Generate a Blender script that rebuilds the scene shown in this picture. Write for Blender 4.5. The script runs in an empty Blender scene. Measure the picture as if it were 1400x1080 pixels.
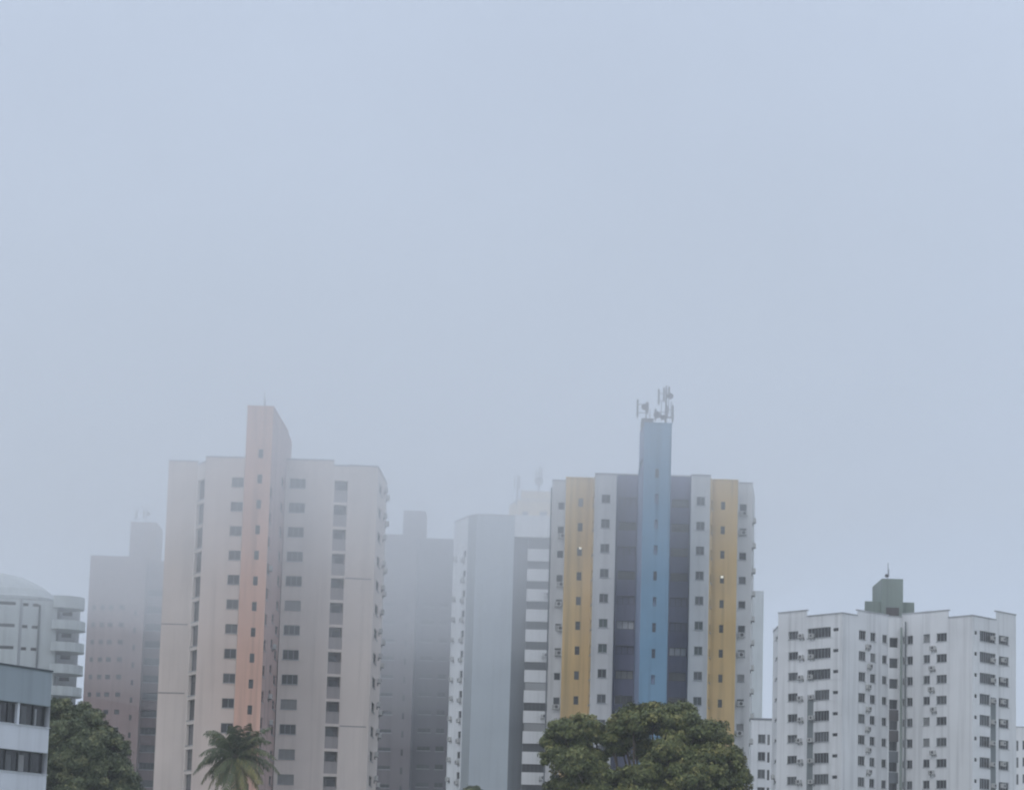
import bpy, math, random
import numpy as np
from mathutils import Matrix, Vector
random.seed(11)
rng = np.random.default_rng(5)
sc = bpy.context.scene
COL = sc.collection
R = math.radians

# ------------------------------------------------------------------ camera
F_PX, CX, CY, CAMZ = 4200.0, 700.0, 540.0, 1.7      # focal length in photo pixels
PITCH, ROLL = R(10.2), R(1.65)
cam = bpy.data.objects.new('camera', bpy.data.cameras.new('camera'))
COL.objects.link(cam)
cam.data.sensor_width = 36
cam.data.lens = 36 * F_PX / 1400
cam.data.clip_start, cam.data.clip_end = 0.5, 20000
cam.matrix_world = Matrix.Translation((0, 0, CAMZ)) @ Matrix.Rotation(math.pi/2 + PITCH, 4, 'X') @ Matrix.Rotation(ROLL, 4, 'Z')
sc.camera = cam

def ray(px, py):
    cx, cy = (px - CX)/F_PX, (CY - py)/F_PX
    x = cx*math.cos(ROLL) - cy*math.sin(ROLL)
    y = cx*math.sin(ROLL) + cy*math.cos(ROLL)
    dy = math.cos(PITCH) - y*math.sin(PITCH)
    dz = math.sin(PITCH) + y*math.cos(PITCH)
    return x/dy, dz/dy
def at(px, py, Y):
    tx, tz = ray(px, py)
    return Vector((tx*Y, Y, CAMZ + tz*Y))

# ------------------------------------------------------------------ materials
def nodes(name):
    m = bpy.data.materials.new(name); m.use_nodes = True
    nt = m.node_tree
    return m, nt, nt.nodes['Principled BSDF']
def stucco(name, rgb, stain=0.10, rough=0.85, streak=0.12):
    """painted render: broad blotches, rain streaks and a fine grain in the paint itself"""
    m, nt, b = nodes(name)
    N, L = nt.nodes, nt.links
    tc = N.new('ShaderNodeTexCoord')
    n1 = N.new('ShaderNodeTexNoise'); n1.inputs['Scale'].default_value = 0.16; n1.inputs['Detail'].default_value = 5
    L.new(tc.outputs['Object'], n1.inputs['Vector'])
    mp = N.new('ShaderNodeMapping'); mp.inputs['Scale'].default_value = (1.3, 1.3, 0.05)
    L.new(tc.outputs['Object'], mp.inputs['Vector'])
    n2 = N.new('ShaderNodeTexNoise'); n2.inputs['Scale'].default_value = 1.0; n2.inputs['Detail'].default_value = 4
    L.new(mp.outputs[0], n2.inputs['Vector'])
    r2 = N.new('ShaderNodeMapRange'); r2.inputs[1].default_value = 0.48; r2.inputs[2].default_value = 0.72
    r2.inputs[3].default_value = 1.0; r2.inputs[4].default_value = 1.0 - streak*1.6
    L.new(n2.outputs['Fac'], r2.inputs[0])
    r1 = N.new('ShaderNodeMapRange'); r1.inputs[1].default_value = 0.3; r1.inputs[2].default_value = 0.7
    r1.inputs[3].default_value = 1.0 - stain; r1.inputs[4].default_value = 1.0 + stain*0.6
    L.new(n1.outputs['Fac'], r1.inputs[0])
    mu = N.new('ShaderNodeMath'); mu.operation = 'MULTIPLY'
    L.new(r1.outputs[0], mu.inputs[0]); L.new(r2.outputs[0], mu.inputs[1])
    vm = N.new('ShaderNodeVectorMath'); vm.operation = 'SCALE'; vm.inputs[0].default_value = rgb
    L.new(mu.outputs[0], vm.inputs['Scale'])
    L.new(vm.outputs[0], b.inputs['Base Color'])
    b.inputs['Roughness'].default_value = rough
    return m
def plain(name, rgb, rough=0.6, metal=0.0, spec=0.5):
    m, nt, b = nodes(name)
    N, L = nt.nodes, nt.links
    n = N.new('ShaderNodeTexNoise'); n.inputs['Scale'].default_value = 3.0; n.inputs['Detail'].default_value = 3
    tc = N.new('ShaderNodeTexCoord'); L.new(tc.outputs['Object'], n.inputs['Vector'])
    r = N.new('ShaderNodeMapRange'); r.inputs[3].default_value = 0.85; r.inputs[4].default_value = 1.15
    L.new(n.outputs['Fac'], r.inputs[0])
    vm = N.new('ShaderNodeVectorMath'); vm.operation = 'SCALE'; vm.inputs[0].default_value = rgb
    L.new(r.outputs[0], vm.inputs['Scale']); L.new(vm.outputs[0], b.inputs['Base Color'])
    b.inputs['Roughness'].default_value = rough; b.inputs['Metallic'].default_value = metal
    b.inputs['Specular IOR Level'].default_value = spec
    return m
M = {
 'warm_white': stucco('warm white render', (0.68, 0.605, 0.56), 0.08, streak=0.08),
 'peach': stucco('peach paint', (0.60, 0.365, 0.28), 0.12, streak=0.18),
 'peach_grey': stucco('greyish peach', (0.50, 0.36, 0.335), 0.12, streak=0.2),  # greyer peach on the side of the shaft and the penthouse
 'white': stucco('white render', (0.75, 0.76, 0.77), 0.09, streak=0.13),
 'tower_white': stucco('off white render', (0.60, 0.60, 0.60), 0.08, streak=0.12),
 'yellow': stucco('ochre yellow paint', (0.62, 0.44, 0.20), 0.13, streak=0.2),
 'blue': stucco('mid blue paint', (0.14, 0.265, 0.39), 0.12, streak=0.18),
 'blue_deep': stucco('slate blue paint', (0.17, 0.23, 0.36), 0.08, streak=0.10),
 'purple': stucco('purple grey paint', (0.155, 0.165, 0.27), 0.10, streak=0.12),
 'blue_grey': stucco('blue grey cladding', (0.42, 0.465, 0.50), 0.06, streak=0.06),
 'grey_edge': stucco('grey paint', (0.32, 0.35, 0.37), 0.08),
 'slate': stucco('dark slate grey', (0.13, 0.145, 0.16), 0.10),  # dark tone for the recessed balcony strip, some panels and pipes
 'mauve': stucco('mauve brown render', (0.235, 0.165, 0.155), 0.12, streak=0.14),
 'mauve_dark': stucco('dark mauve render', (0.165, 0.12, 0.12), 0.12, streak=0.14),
 'dusk': stucco('dark grey render', (0.14, 0.122, 0.13), 0.12, streak=0.14),
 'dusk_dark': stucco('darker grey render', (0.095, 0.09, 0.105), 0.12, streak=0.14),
 'beige': stucco('beige render', (0.72, 0.56, 0.33), 0.08),
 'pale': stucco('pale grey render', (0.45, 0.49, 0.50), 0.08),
 'pale_dark': stucco('pale recess tone', (0.35, 0.37, 0.39), 0.08),  # haze put into the colour: darker recess tone, lightened so balconies look hazy
 'green_grey': stucco('green grey render', (0.225, 0.272, 0.243), 0.10, streak=0.16),
 'near_grey': stucco('blue grey tile band', (0.30, 0.35, 0.385), 0.07, streak=0.08),
 'near_white': stucco('white band', (0.66, 0.69, 0.74), 0.06, streak=0.08),
 'cap': stucco('dark weathered coping', (0.20, 0.21, 0.23), 0.15),
 'cap_black': plain('dark metal coping', (0.025, 0.04, 0.05), 0.5),
 'cap_light': stucco('light weathered coping', (0.42, 0.43, 0.45), 0.15),
 'balc': stucco('balcony back wall', (0.17, 0.16, 0.165), 0.12),
 'rail': stucco('balcony parapet paint', (0.33, 0.30, 0.30), 0.12),
 'brown': stucco('brown panel', (0.085, 0.075, 0.075), 0.15),
 'strip': stucco('grey green strip paint', (0.165, 0.19, 0.195), 0.12),
 'roof': stucco('roof slab', (0.28, 0.28, 0.28), 0.15),
 'frame': plain('aluminium frame', (0.25, 0.26, 0.27), 0.45),
 'frame_dark': plain('dark frame', (0.05, 0.055, 0.06), 0.45),
 'frame_blue': plain('blue painted frame', (0.05, 0.075, 0.11), 0.45),
 'glass_blue': plain('blue tinted glass', (0.035, 0.055, 0.085), 0.15),
 'frame_white': plain('white frame', (0.62, 0.63, 0.64), 0.5),
 'glass': plain('dark glass', (0.018, 0.020, 0.024), 0.12),
 'glass_mid': plain('glass with a drawn blind', (0.07, 0.075, 0.08), 0.2),
 'glass_green': plain('green tinted glass', (0.035, 0.06, 0.055), 0.15),
 'curtain': plain('glass with a pale curtain', (0.22, 0.22, 0.22), 0.35),
 'white_blind': plain('white blind', (0.62, 0.63, 0.66), 0.5),
 'ac': plain('air conditioner casing', (0.50, 0.50, 0.49), 0.5),
 'ac_dark': plain('air conditioner grille', (0.045, 0.045, 0.05), 0.6),
 'steel': plain('galvanised steel', (0.16, 0.17, 0.19), 0.5, 0.3),
 'antenna': plain('antenna housing', (0.17, 0.175, 0.19), 0.5),
 'bark': plain('bark', (0.085, 0.065, 0.05), 0.9),
 'palm_bark': plain('palm trunk', (0.17, 0.14, 0.11), 0.9),
}
def lit(name, rgb, s):
    m, nt, b = nodes(name)
    b.inputs['Base Color'].default_value = (0.8, 0.8, 0.75, 1)
    b.inputs['Emission Color'].default_value = (*rgb, 1); b.inputs['Emission Strength'].default_value = s
    return m
M['lamp'] = lit('lit lamp', (1.0, 0.93, 0.75), 0.5)
def leaf_mat(name, c0, c1, c2):
    m, nt, b = nodes(name)
    N, L = nt.nodes, nt.links
    a = N.new('ShaderNodeAttribute'); a.attribute_name = 'tint'
    cr = N.new('ShaderNodeValToRGB')
    e = cr.color_ramp.elements
    e[0].position, e[0].color = 0.0, (*c0, 1)
    e[1].position, e[1].color = 1.0, (*c2, 1)
    k = e.new(0.55); k.color = (*c1, 1)
    L.new(a.outputs['Fac'], cr.inputs[0]); L.new(cr.outputs[0], b.inputs['Base Color'])
    b.inputs['Roughness'].default_value = 0.5
    b.inputs['Specular IOR Level'].default_value = 0.3
    return m
M['leaf'] = leaf_mat('mango leaves', (0.052, 0.074, 0.026), (0.138, 0.158, 0.050), (0.28, 0.26, 0.09))
M['leaf_dark'] = leaf_mat('dense leaves', (0.046, 0.066, 0.033), (0.105, 0.13, 0.060), (0.23, 0.235, 0.11))
M['frond'] = leaf_mat('palm leaflets', (0.046, 0.068, 0.034), (0.105, 0.125, 0.058), (0.28, 0.24, 0.085))

# ------------------------------------------------------------------ object helpers
def link(name, me, parent=None):
    o = bpy.data.objects.new(name, me); COL.objects.link(o)
    if parent: o.parent = parent
    return o
def mesh(name, verts, faces, mat, fm=None):
    me = bpy.data.meshes.new(name)
    me.from_pydata([tuple(v) for v in verts], [], faces)
    for m in (mat if isinstance(mat, (list, tuple)) else [mat]): me.materials.append(m)
    if fm: me.polygons.foreach_set('material_index', fm)
    me.update()
    return me
def thing(name, label, cat, loc, group=None):
    o = bpy.data.objects.new(name, None); COL.objects.link(o)
    o.location = loc; o['label'] = label; o['category'] = cat
    o.empty_display_size = 0.5
    if group: o['group'] = group
    return o
class MB:
    """collects boxes, tubes and polygons into one mesh"""
    def __init__(s): s.v, s.f, s.m = [], [], []
    def quad(s, pts, mi=0):
        n = len(s.v); s.v += [tuple(p) for p in pts]; s.f.append(tuple(range(n, n+len(pts)))); s.m.append(mi)
    def box(s, x0, x1, y0, y1, z0, z1, mi=0):
        n = len(s.v)
        s.v += [(x0,y0,z0),(x1,y0,z0),(x1,y1,z0),(x0,y1,z0),(x0,y0,z1),(x1,y0,z1),(x1,y1,z1),(x0,y1,z1)]
        for q in ((0,3,2,1),(4,5,6,7),(0,1,5,4),(1,2,6,5),(2,3,7,6),(3,0,4,7)):
            s.f.append(tuple(n+i for i in q)); s.m.append(mi)
    def prism(s, pts, z0, z1, mi=0):
        n, k = len(s.v), len(pts)
        s.v += [(p[0], p[1], z0) for p in pts] + [(p[0], p[1], z1) for p in pts]
        for i in range(k):
            j = (i+1) % k
            s.f.append((n+i, n+j, n+k+j, n+k+i)); s.m.append(mi)
        s.f.append(tuple(n+k+i for i in range(k))); s.m.append(mi)
        s.f.append(tuple(n+i for i in reversed(range(k)))); s.m.append(mi)
    def tube(s, path, rad, seg=7, mi=0):
        n = len(s.v); P = [Vector(p) for p in path]
        rad = rad if isinstance(rad, (list, tuple)) else [rad]*len(P)
        for i, p in enumerate(P):
            t = (P[min(i+1, len(P)-1)] - P[max(i-1, 0)]).normalized()
            a = t.cross(Vector((0, 0, 1)) if abs(t.z) < 0.9 else Vector((1, 0, 0))).normalized(); b = t.cross(a)
            for q in range(seg):
                w = 2*math.pi*q/seg
                s.v.append(tuple(p + (a*math.cos(w) + b*math.sin(w))*rad[i]))
        for i in range(len(P)-1):
            for q in range(seg):
                r = (q+1) % seg
                s.f.append((n+i*seg+q, n+i*seg+r, n+(i+1)*seg+r, n+(i+1)*seg+q)); s.m.append(mi)
        s.f.append(tuple(n+q for q in reversed(range(seg)))); s.m.append(mi)
        e = n+(len(P)-1)*seg
        s.f.append(tuple(e+q for q in range(seg))); s.m.append(mi)
    def mesh(s, name, mat): return mesh(name, s.v, s.f, mat, s.m)
    def build(s, name, mat, parent=None): return link(name, s.mesh(name, mat), parent)

_cache = {}
def win_meshes(w, h, kind, frame, pane):
    w, h = round(w, 2), round(h, 2)
    k = (w, h, kind, frame)
    if k not in _cache:
        t = 0.06 if w > 0.7 else 0.05
        b = MB()
        b.box(0, w, 0, .07, 0, t); b.box(0, w, 0, .07, h-t, h)
        b.box(0, t, 0, .07, t, h-t); b.box(w-t, w, 0, .07, t, h-t)
        n = max(0, round(w/0.62) - 1) if kind != 'slit' else 0
        for i in range(n):
            x = w*(i+1)/(n+1); b.box(x-t*.45, x+t*.45, .005, .065, t, h-t)
        if kind == 'slit': b.box(t, w-t, .005, .06, h*.62, h*.62+.04)
        _cache[k] = b.mesh('window', M[frame])
    k2 = (w, h, 'pane', pane)
    if k2 not in _cache:
        b = MB(); b.box(.01, w-.01, .075, .095, .01, h-.01)
        _cache[k2] = b.mesh('pane', M[pane])
    return _cache[k], _cache[k2]
def ac_mesh():
    if 'ac' not in _cache:
        b = MB(); b.box(-.42, .42, -.46, -.10, 0, .56)
        pts = [(.10 + .21*math.cos(2*math.pi*i/14), .28 + .21*math.sin(2*math.pi*i/14)) for i in range(14)]
        b.quad([(x, -.466, z) for x, z in pts], 1)
        for i in range(3): b.box(-.38, -.20, -.468, -.462, .12+.13*i, .18+.13*i, 1)
        b.box(-.36, -.31, -.44, 0, -.06, 0, 1); b.box(.31, .36, -.44, 0, -.06, 0, 1)
        b.box(-.36, -.31, -.04, 0, -.34, -.06, 1); b.box(.31, .36, -.04, 0, -.34, -.06, 1)
        b.tube([(.42, -.2, .1), (.52, -.12, .05), (.55, -.05, -.3)], .025, 5, 1)
        _cache['ac'] = b.mesh('air_conditioner', [M['ac'], M['ac_dark']])
    return _cache['ac']

PANES = ['glass']*5 + ['glass_mid']*3 + ['curtain']
class Building:
    def __init__(s, name, label, D, basepx, period, refpy, cat='apartment tower', group=None):
        s.D = D
        p = at(basepx, refpy, D)
        s.loc = Vector((p.x, D, 0))
        s.root = thing(name, label, cat, s.loc, group)
        s.pitch = at(basepx, refpy, D).z - at(basepx, refpy + period, D).z
    def pt(s, px, py, d=0.0):
        p = at(px, py, s.D + d); return (p.x, p.y)
    def z(s, px, py, d=0.0): return at(px, py, s.D + d).z
    def L(s, v): return (v[0]-s.loc.x, v[1]-s.loc.y, v[2] if len(v) > 2 else 0)
    def face(s, A, B, ztop, mat, cols=(), name='wall', zbot=0.0, coping='cap_light', cop=0.16, rev=None):
        return Face(s, A, B, ztop, mat, cols, name, zbot, coping, cop, rev)
    def prism(s, name, pts, z0, z1, mat, parent=None):
        b = MB(); b.prism([(p[0]-s.loc.x, p[1]-s.loc.y) for p in pts], z0, z1)
        return b.build(name, M[mat], parent or s.root)
    def shell(s, front, back, z, mat):
        """rear and side walls from the last front point round to the first, and the roof slab"""
        pts = [front[-1]] + back + [front[0]]
        b = MB()
        for i in range(len(pts)-1):
            a, c = s.L(pts[i]), s.L(pts[i+1])
            b.quad([(a[0], a[1], 0), (c[0], c[1], 0), (c[0], c[1], z), (a[0], a[1], z)])
        b.build('rear_wall', M[mat], s.root)
        r = MB(); P = [s.L(p) for p in front + back]
        r.quad([(p[0], p[1], z-0.5) for p in P]); r.build('roof', M['roof'], s.root)

class Face:
    """one flat stretch of facade with real openings; columns of openings repeat every storey"""
    def __init__(s, b, A, B, ztop, mat, cols, name, zbot, coping, cop, rev):
        s.b, s.A, s.B = b, Vector(A), Vector(B)
        d = s.B - s.A; s.len = d.length; s.u = d/s.len; s.n = Vector((-s.u.y, s.u.x))
        s.ang = math.atan2(s.u.y, s.u.x); s.ztop = ztop
        ops = []
        for c in cols:
            u0, z1 = s.uz(c['x0'], c['y0']); u1, z0 = s.uz(c['x1'], c['y1'])
            zz = s.uz((c['x0']+c['x1'])/2, c['y0'])[1]; z1 = zz; z0 = s.uz((c['x0']+c['x1'])/2, c['y1'])[1]
            u0, u1 = max(u0, 0.03), min(u1, s.len-0.03)
            for k in range(c['k0'], c['k1']+1):
                dz = -k*b.pitch
                if z0+dz < zbot+0.3 or z1+dz > ztop-0.15: continue
                ops.append((u0, u1, z0+dz, z1+dz, c, k))
        us = sorted({0.0, round(s.len, 4)} | {round(x, 4) for o in ops for x in o[:2]})
        zs = sorted({round(zbot, 4), round(ztop, 4)} | {round(x, 4) for o in ops for x in o[2:4]})
        mb = MB()
        for i in range(len(us)-1):
            for j in range(len(zs)-1):
                uc, zc = (us[i]+us[i+1])/2, (zs[j]+zs[j+1])/2
                if any(o[0] < uc < o[1] and o[2] < zc < o[3] for o in ops): continue
                mb.quad([s.P(us[i], 0, zs[j]), s.P(us[i+1], 0, zs[j]), s.P(us[i+1], 0, zs[j+1]), s.P(us[i], 0, zs[j+1])])
        for (u0, u1, z0, z1, c, k) in ops:
            e = c.get('dep', 0.2)+0.1
            mb.quad([s.P(u0, 0, z0), s.P(u0, e, z0), s.P(u1, e, z0), s.P(u1, 0, z0)])
            mb.quad([s.P(u0, 0, z1), s.P(u1, 0, z1), s.P(u1, e, z1), s.P(u0, e, z1)])
            mb.quad([s.P(u0, 0, z0), s.P(u0, 0, z1), s.P(u0, e, z1), s.P(u0, e, z0)])
            mb.quad([s.P(u1, 0, z0), s.P(u1, e, z0), s.P(u1, e, z1), s.P(u1, 0, z1)])
        s.wall = mb.build(name, M[mat], b.root)
        if coping:
            cb = MB()
            cs = [s.P(-.05, -.07, ztop), s.P(s.len+.05, -.07, ztop), s.P(s.len+.05, .24, ztop), s.P(-.05, .24, ztop)]
            cb.prism(cs, ztop-0.003, ztop+cop); cb.build('coping', M[coping], b.root)
        for o in ops: s.fill(*o)
    def uz(s, px, py):
        tx, tz = ray(px, py); d = s.B - s.A
        t = (tx*s.A.y - s.A.x)/(d.x - tx*d.y)
        return t*s.len, CAMZ + tz*(s.A.y + t*d.y)
    def P(s, u, v, z):
        p = s.A + s.u*u + s.n*v
        return (p.x - s.b.loc.x, p.y - s.b.loc.y, z)
    def put(s, name, me, u, v, z, parent=None):
        o = link(name, me, parent or s.b.root)
        if parent is None:
            o.location = s.P(u, v, z); o.rotation_euler = (0, 0, s.ang)
        return o
    def box(s, name, u0, u1, v0, v1, z0, z1, mat, parent=None):
        b = MB(); b.box(0, u1-u0, 0, v1-v0, 0, z1-z0)
        o = link(name, b.mesh(name, M[mat]), parent or s.b.root)
        o.location = s.P(u0, v0, z0); o.rotation_euler = (0, 0, s.ang)
        return o
    def ac(s, px, py, k0, k1, prob=1.0, jit=0.0):
        u, z = s.uz(px, py)
        for k in range(k0, k1+1):
            if random.random() > prob: continue
            s.put('air_conditioner', ac_mesh(), u + random.uniform(-jit, jit), 0, z - k*s.b.pitch + random.uniform(-jit, jit)*.5)
    def fill(s, u0, u1, z0, z1, c, k):
        kind = c.get('kind', 'window'); dep = c.get('dep', 0.2); w, h = u1-u0, z1-z0
        if kind in ('window', 'slit'):
            pane = c.get('special', {}).get(k) or random.choice(c.get('panes', PANES))
            fr, pn = win_meshes(w, h, kind, c.get('frame', 'frame'), pane)
            nm = c.get('name') or ('stair_window' if kind == 'slit' else 'window')
            f = s.put(nm, fr, u0, dep-.07, z0)
            link('pane', pn, f)
            if c.get('sill', w > .8):
                kk = ('sill', round(w, 2))
                if kk not in _cache:
                    b = MB(); b.box(-.06, round(w, 2)+.06, -dep-.02, 0, -.07, -.003); _cache[kk] = b.mesh('sill', M['cap_light'])
                link('sill', _cache[kk], f)
            if c.get('box') and random.random() < c['box']:      # a window unit under or in the window
                s.put('air_conditioner', ac_mesh(), u0 + w*random.uniform(.3, .7), 0.12, z0 + h*random.choice((-.62, .05, .02)))
        elif kind == 'balcony':
            bk = MB(); bk.box(0, w, 0, .08, 0, h)
            key = ('balc', round(w, 2), round(h, 2), dep, c.get('back', 'balc'))
            if key not in _cache: _cache[key] = bk.mesh('balcony', M[c.get('back', 'balc')])
            o = s.put('balcony', _cache[key], u0, dep, z0)
            key = ('door', round(w, 2), round(h, 2), dep, k % 3)
            if key not in _cache:
                d = MB(); d.box(w*(.12+.1*(k % 3)), w*(.72+.1*(k % 3)), -.03, .0-.003, .05, h*.86); _cache[key] = d.mesh('door', M['glass' if k % 3 else 'glass_mid'])
            link('door', _cache[key], o)
            if c.get('rail'):
                key = ('rail', round(w, 2), round(h, 2), dep)
                if key not in _cache:
                    d = MB(); d.box(.002, w-.002, -dep+.06, -dep+.16, 0.002, h*c['rail']); d.box(.002, w-.002, -dep+.03, -dep+.19, h*c['rail']+.001, h*c['rail']+.07)
                    _cache[key] = d.mesh('railing', M['rail'])
                link('railing', _cache[key], o)

def C(x0, x1, y0, y1, k0, k1, **kw):
    d = dict(x0=x0, x1=x1, y0=y0, y1=y1, k0=k0, k1=k1); d.update(kw); return d

# ================================================================== the yellow and blue tower
g = Building('apartment_tower', 'tall tower with two ochre yellow stripes and a blue central shaft', 355, 890, 34.2, 820)
Y = 800
p = {k: g.pt(px, Y, d) for k, (px, d) in dict(
    a0=(752, 9), a1=(770, 9), b0=(770.4, 4), b1=(807.2, 4), c0=(810, 0), c1=(840, 0), d0=(842, 3), d1=(869, 3),
    e0=(914.5, 3), e1=(941, 3), f0=(942.5, 0), f1=(969, 0), h0=(972.3, 4), h1=(1007, 4), i0=(1007.2, 9), i1=(1027, 9)).items()}
gz = lambda px, py, d: g.z(px, py, d)
BOXY = dict(panes=['glass', 'glass_mid', 'curtain'], box=0.8)
g.face(p['a0'], p['a1'], gz(762, 657.5, 9), 'tower_white', [C(760, 768.3, 819, 829, -4, 6, **BOXY)])
g.face(p['a1'], p['b0'], gz(770, 657, 6), 'tower_white', coping=None)
fy = g.face(p['b0'], p['b1'], gz(790, 654, 4), 'yellow', [C(787.6, 793.8, 815.5, 827, -4, 6, kind='slit', frame='frame_dark', special={-2: 'glass_mid'})], coping='yellow')
g.face(p['b1'], p['c0'], gz(809, 653.5, 2), 'yellow', [C(808, 809.5, 814, 826, -4, 6, kind='slit', frame='frame_dark')], coping=None)
GW = ['glass_mid', 'glass_green', 'glass', 'glass_mid']
g.face(p['c0'], p['c1'], gz(827, 648.5, 0), 'tower_white', [C(819.5, 831.3, 811.5, 823.3, -4, 7, panes=GW, special={3: 'glass'})])
g.face(p['c1'], p['d0'], gz(841, 649, 1.5), 'purple', coping=None)
PB = dict(name='balcony_window', frame='frame_dark', panes=['glass_mid', 'glass', 'glass', 'purple', 'purple'], dep=0.35, sill=False)
g.face(p['d0'], p['d1'], gz(858, 649.5, 3), 'purple', [C(843.5, 867.5, 814.5, 826, -4, 7, special={1: 'white_blind', 3: 'curtain', 2: 'purple', -1: 'glass_mid', 0: 'purple', 4: 'glass'}, **PB)])
g.face(p['e0'], p['e1'], gz(930, 651.5, 3), 'purple', [C(916, 939.5, 817, 828.5, -4, 7, special={2: 'white_blind', 3: 'glass_mid', 4: 'glass', 0: 'purple'}, **PB)])
g.face(p['e1'], p['f0'], gz(942, 651, 1.5), 'purple', coping=None)
g.face(p['f0'], p['f1'], gz(957, 650.3, 0), 'tower_white', [C(950.2, 961.4, 815, 826.5, -4, 7, panes=GW)])
g.face(p['f1'], p['h0'], gz(971, 655, 2), 'yellow', [C(970.3, 971.8, 819, 831, -4, 6, kind='slit', frame='frame_dark')], coping=None)
fy2 = g.face(p['h0'], p['h1'], gz(990, 657, 4), 'yellow', [C(983.8, 989.3, 820, 831, -4, 6, kind='slit', frame='frame_dark')], coping='yellow')
g.face(p['h1'], p['i0'], gz(1007, 660, 6), 'tower_white', coping=None)
g.face(p['i0'], p['i1'], gz(1018, 661, 9), 'tower_white', [C(1009.5, 1019, 821.5, 831.5, -4, 7, **BOXY)])
i2 = g.pt(1030.3, Y, 19)
side = g.face(p['i1'], i2, gz(1027, 662, 9), 'tower_white', coping=None)
side.ac(1028.6, 716, 0, 9, jit=.25)
a9 = (p['a0'][0]+0.4, p['a0'][1]+14)
front = [p[k] for k in ('a0','a1','b0','b1','c0','c1','d0','d1','e0','e1','f0','f1','h0','h1','i0','i1')] + [i2]
g.shell(front, [(i2[0]-6, i2[1]+6), (a9[0]+5, a9[1]+6), a9], gz(858, 652, 3), 'tower_white')
s0, s1 = g.pt(876.5, Y, -12), g.pt(914.3, Y, -12)
q0, q1 = g.pt(869.0, Y, 2.9), g.pt(914.2, Y, 2.9)
zr, zs = gz(858, 650.5, 3), gz(897, 579.5, -12)
shaft = g.face(s0, s1, zs, 'blue', [C(892.5, 897.2, 816, 828.5, -5, 7, kind='slit', frame='frame_blue', panes=['blue_deep', 'glass_blue'])], name='stair_shaft', coping='blue')
h0, h1 = g.pt(870.2, Y, -6), g.pt(914.3, Y, -6)      # above the roof the shaft is less deep
sb = MB()
def wall_(a, c, z0, z1):
    a, c = g.L(a), g.L(c); sb.quad([(a[0], a[1], z0), (c[0], c[1], z0), (c[0], c[1], z1), (a[0], a[1], z1)])
wall_(s1, q1, 0, zr); wall_(s1, h1, zr, zs); wall_(h1, h0, zr-.5, zs)
sb.quad([g.L((*v, zs-.05)) for v in (s0, s1, h1, h0)]); sb.quad([g.L((*v, zr-.05)) for v in (h0, h1, q1, q0)])
sb.build('stair_shaft', M['blue'], g.root)
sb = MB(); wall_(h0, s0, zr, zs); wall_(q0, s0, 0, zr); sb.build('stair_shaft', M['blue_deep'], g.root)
g.prism('roof_plant', [g.pt(872.5, Y, -9), g.pt(889, Y, -9), g.pt(889, Y, -6.1), g.pt(871, Y, -6.1)], zs-.3, zs+1.15, 'steel')
# two lamps that are lit on the yellow stripes
for f, px, py in ((fy, 793.2, 749.6), (fy2, 987, 789)):
    u, z = f.uz(px, py); b = MB(); b.box(-.15, .15, -.18, 0, -.10, .10); b.box(-.18, .18, -.20, 0, .101, .14)
    o = f.put('wall_lamp', b.mesh('wall_lamp', [M['lamp']]), u, 0, z)
# a rain pipe at the left corner
u = g.L(p['a0']); b = MB(); b.tube([(u[0]-.12, u[1]-.1, 20), (u[0]-.12, u[1]-.1, gz(751, 666, 9))], .09); b.build('pipe', M['steel'], g.root)

# ================================================================== the peach tower
t = Building('apartment_tower', 'tall pale tower with a peach central shaft, fading into fog', 368, 400, 33.85, 890)
Y = 878
v = {k: t.pt(px, Y, d) for k, (px, d) in dict(l0=(219, 3), l1=(259, 3), l1b=(259.6, .2), l2=(270, 0.2), l3=(324, 0), r0=(381.5, 0), r1=(447.5, 0), r1b=(448.2, .4), r2=(467.8, .4), r2b=(468.2, 3), r3=(508, .9), r4=(521.5, 15)).items()}
tz = lambda px, py, d=0: t.z(px, py, d)
fv = t.face(v['l0'], v['l1'], tz(250, 631, 3), 'warm_white', coping='cap_light')

SL = dict(kind='balcony', dep=0.8)
t.face(v['l1'], v['l2'], tz(270, 631), 'warm_white', [C(259.9, 268.8, 888.5, 916.5, -7, 6, kind='slit', dep=.4, name='balcony_window', frame='frame_dark', panes=['glass_mid', 'balc', 'brown'])], coping='cap_light')
t.face(v['l2'], v['l3'], tz(305, 625.5), 'warm_white', [C(306.7, 322.8, 886.5, 899.5, -7, 6, panes=['glass', 'glass_mid', 'glass'], special={1: 'glass_mid'})])
t.face(v['r0'], v['r1'], tz(430, 629.5), 'warm_white', [C(386.6, 408.2, 888, 901.5, -7, 6, panes=['glass', 'glass', 'glass_mid', 'glass', 'curtain'])])
t.face(v['r1'], v['r2'], tz(462, 637), 'warm_white', [C(448.7, 466.6, 891, 921, -7, 6, rail=.52, **SL)])
fw = t.face(v['r2'], v['r3'], tz(490, 637.5, .6), 'warm_white')
fs = t.face(v['r3'], v['r4'], tz(500, 637.8, .8), 'warm_white', [C(510.5, 514.2, 893, 907, -7, 6, kind='slit', frame='frame_dark')])
for fc_, px, py in ((fv, 235, 947), (fv, 238, 853), (fw, 490, 791), (fw, 488, 993)):      # stained joint bands
    z = fc_.uz(px, py)[1]; fc_.box('joint_band', .05, fc_.len-.3, -.02, .02, z-.07, z+.07, 'rail')
for k in range(-7, 7):       # drying racks and air conditioners on brackets along the right side
    u, z = fs.uz(517.2, 903); z -= k*t.pitch
    fs.put('air_conditioner', ac_mesh(), u + random.uniform(-1.2, .6), 0, z + random.uniform(-.15, .35))
    if k % 3 != 1:
        fs.put('air_conditioner', ac_mesh(), u + 3.2 + random.uniform(-.5, .5), 0, z - .5 + random.uniform(-.2, .3))
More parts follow.
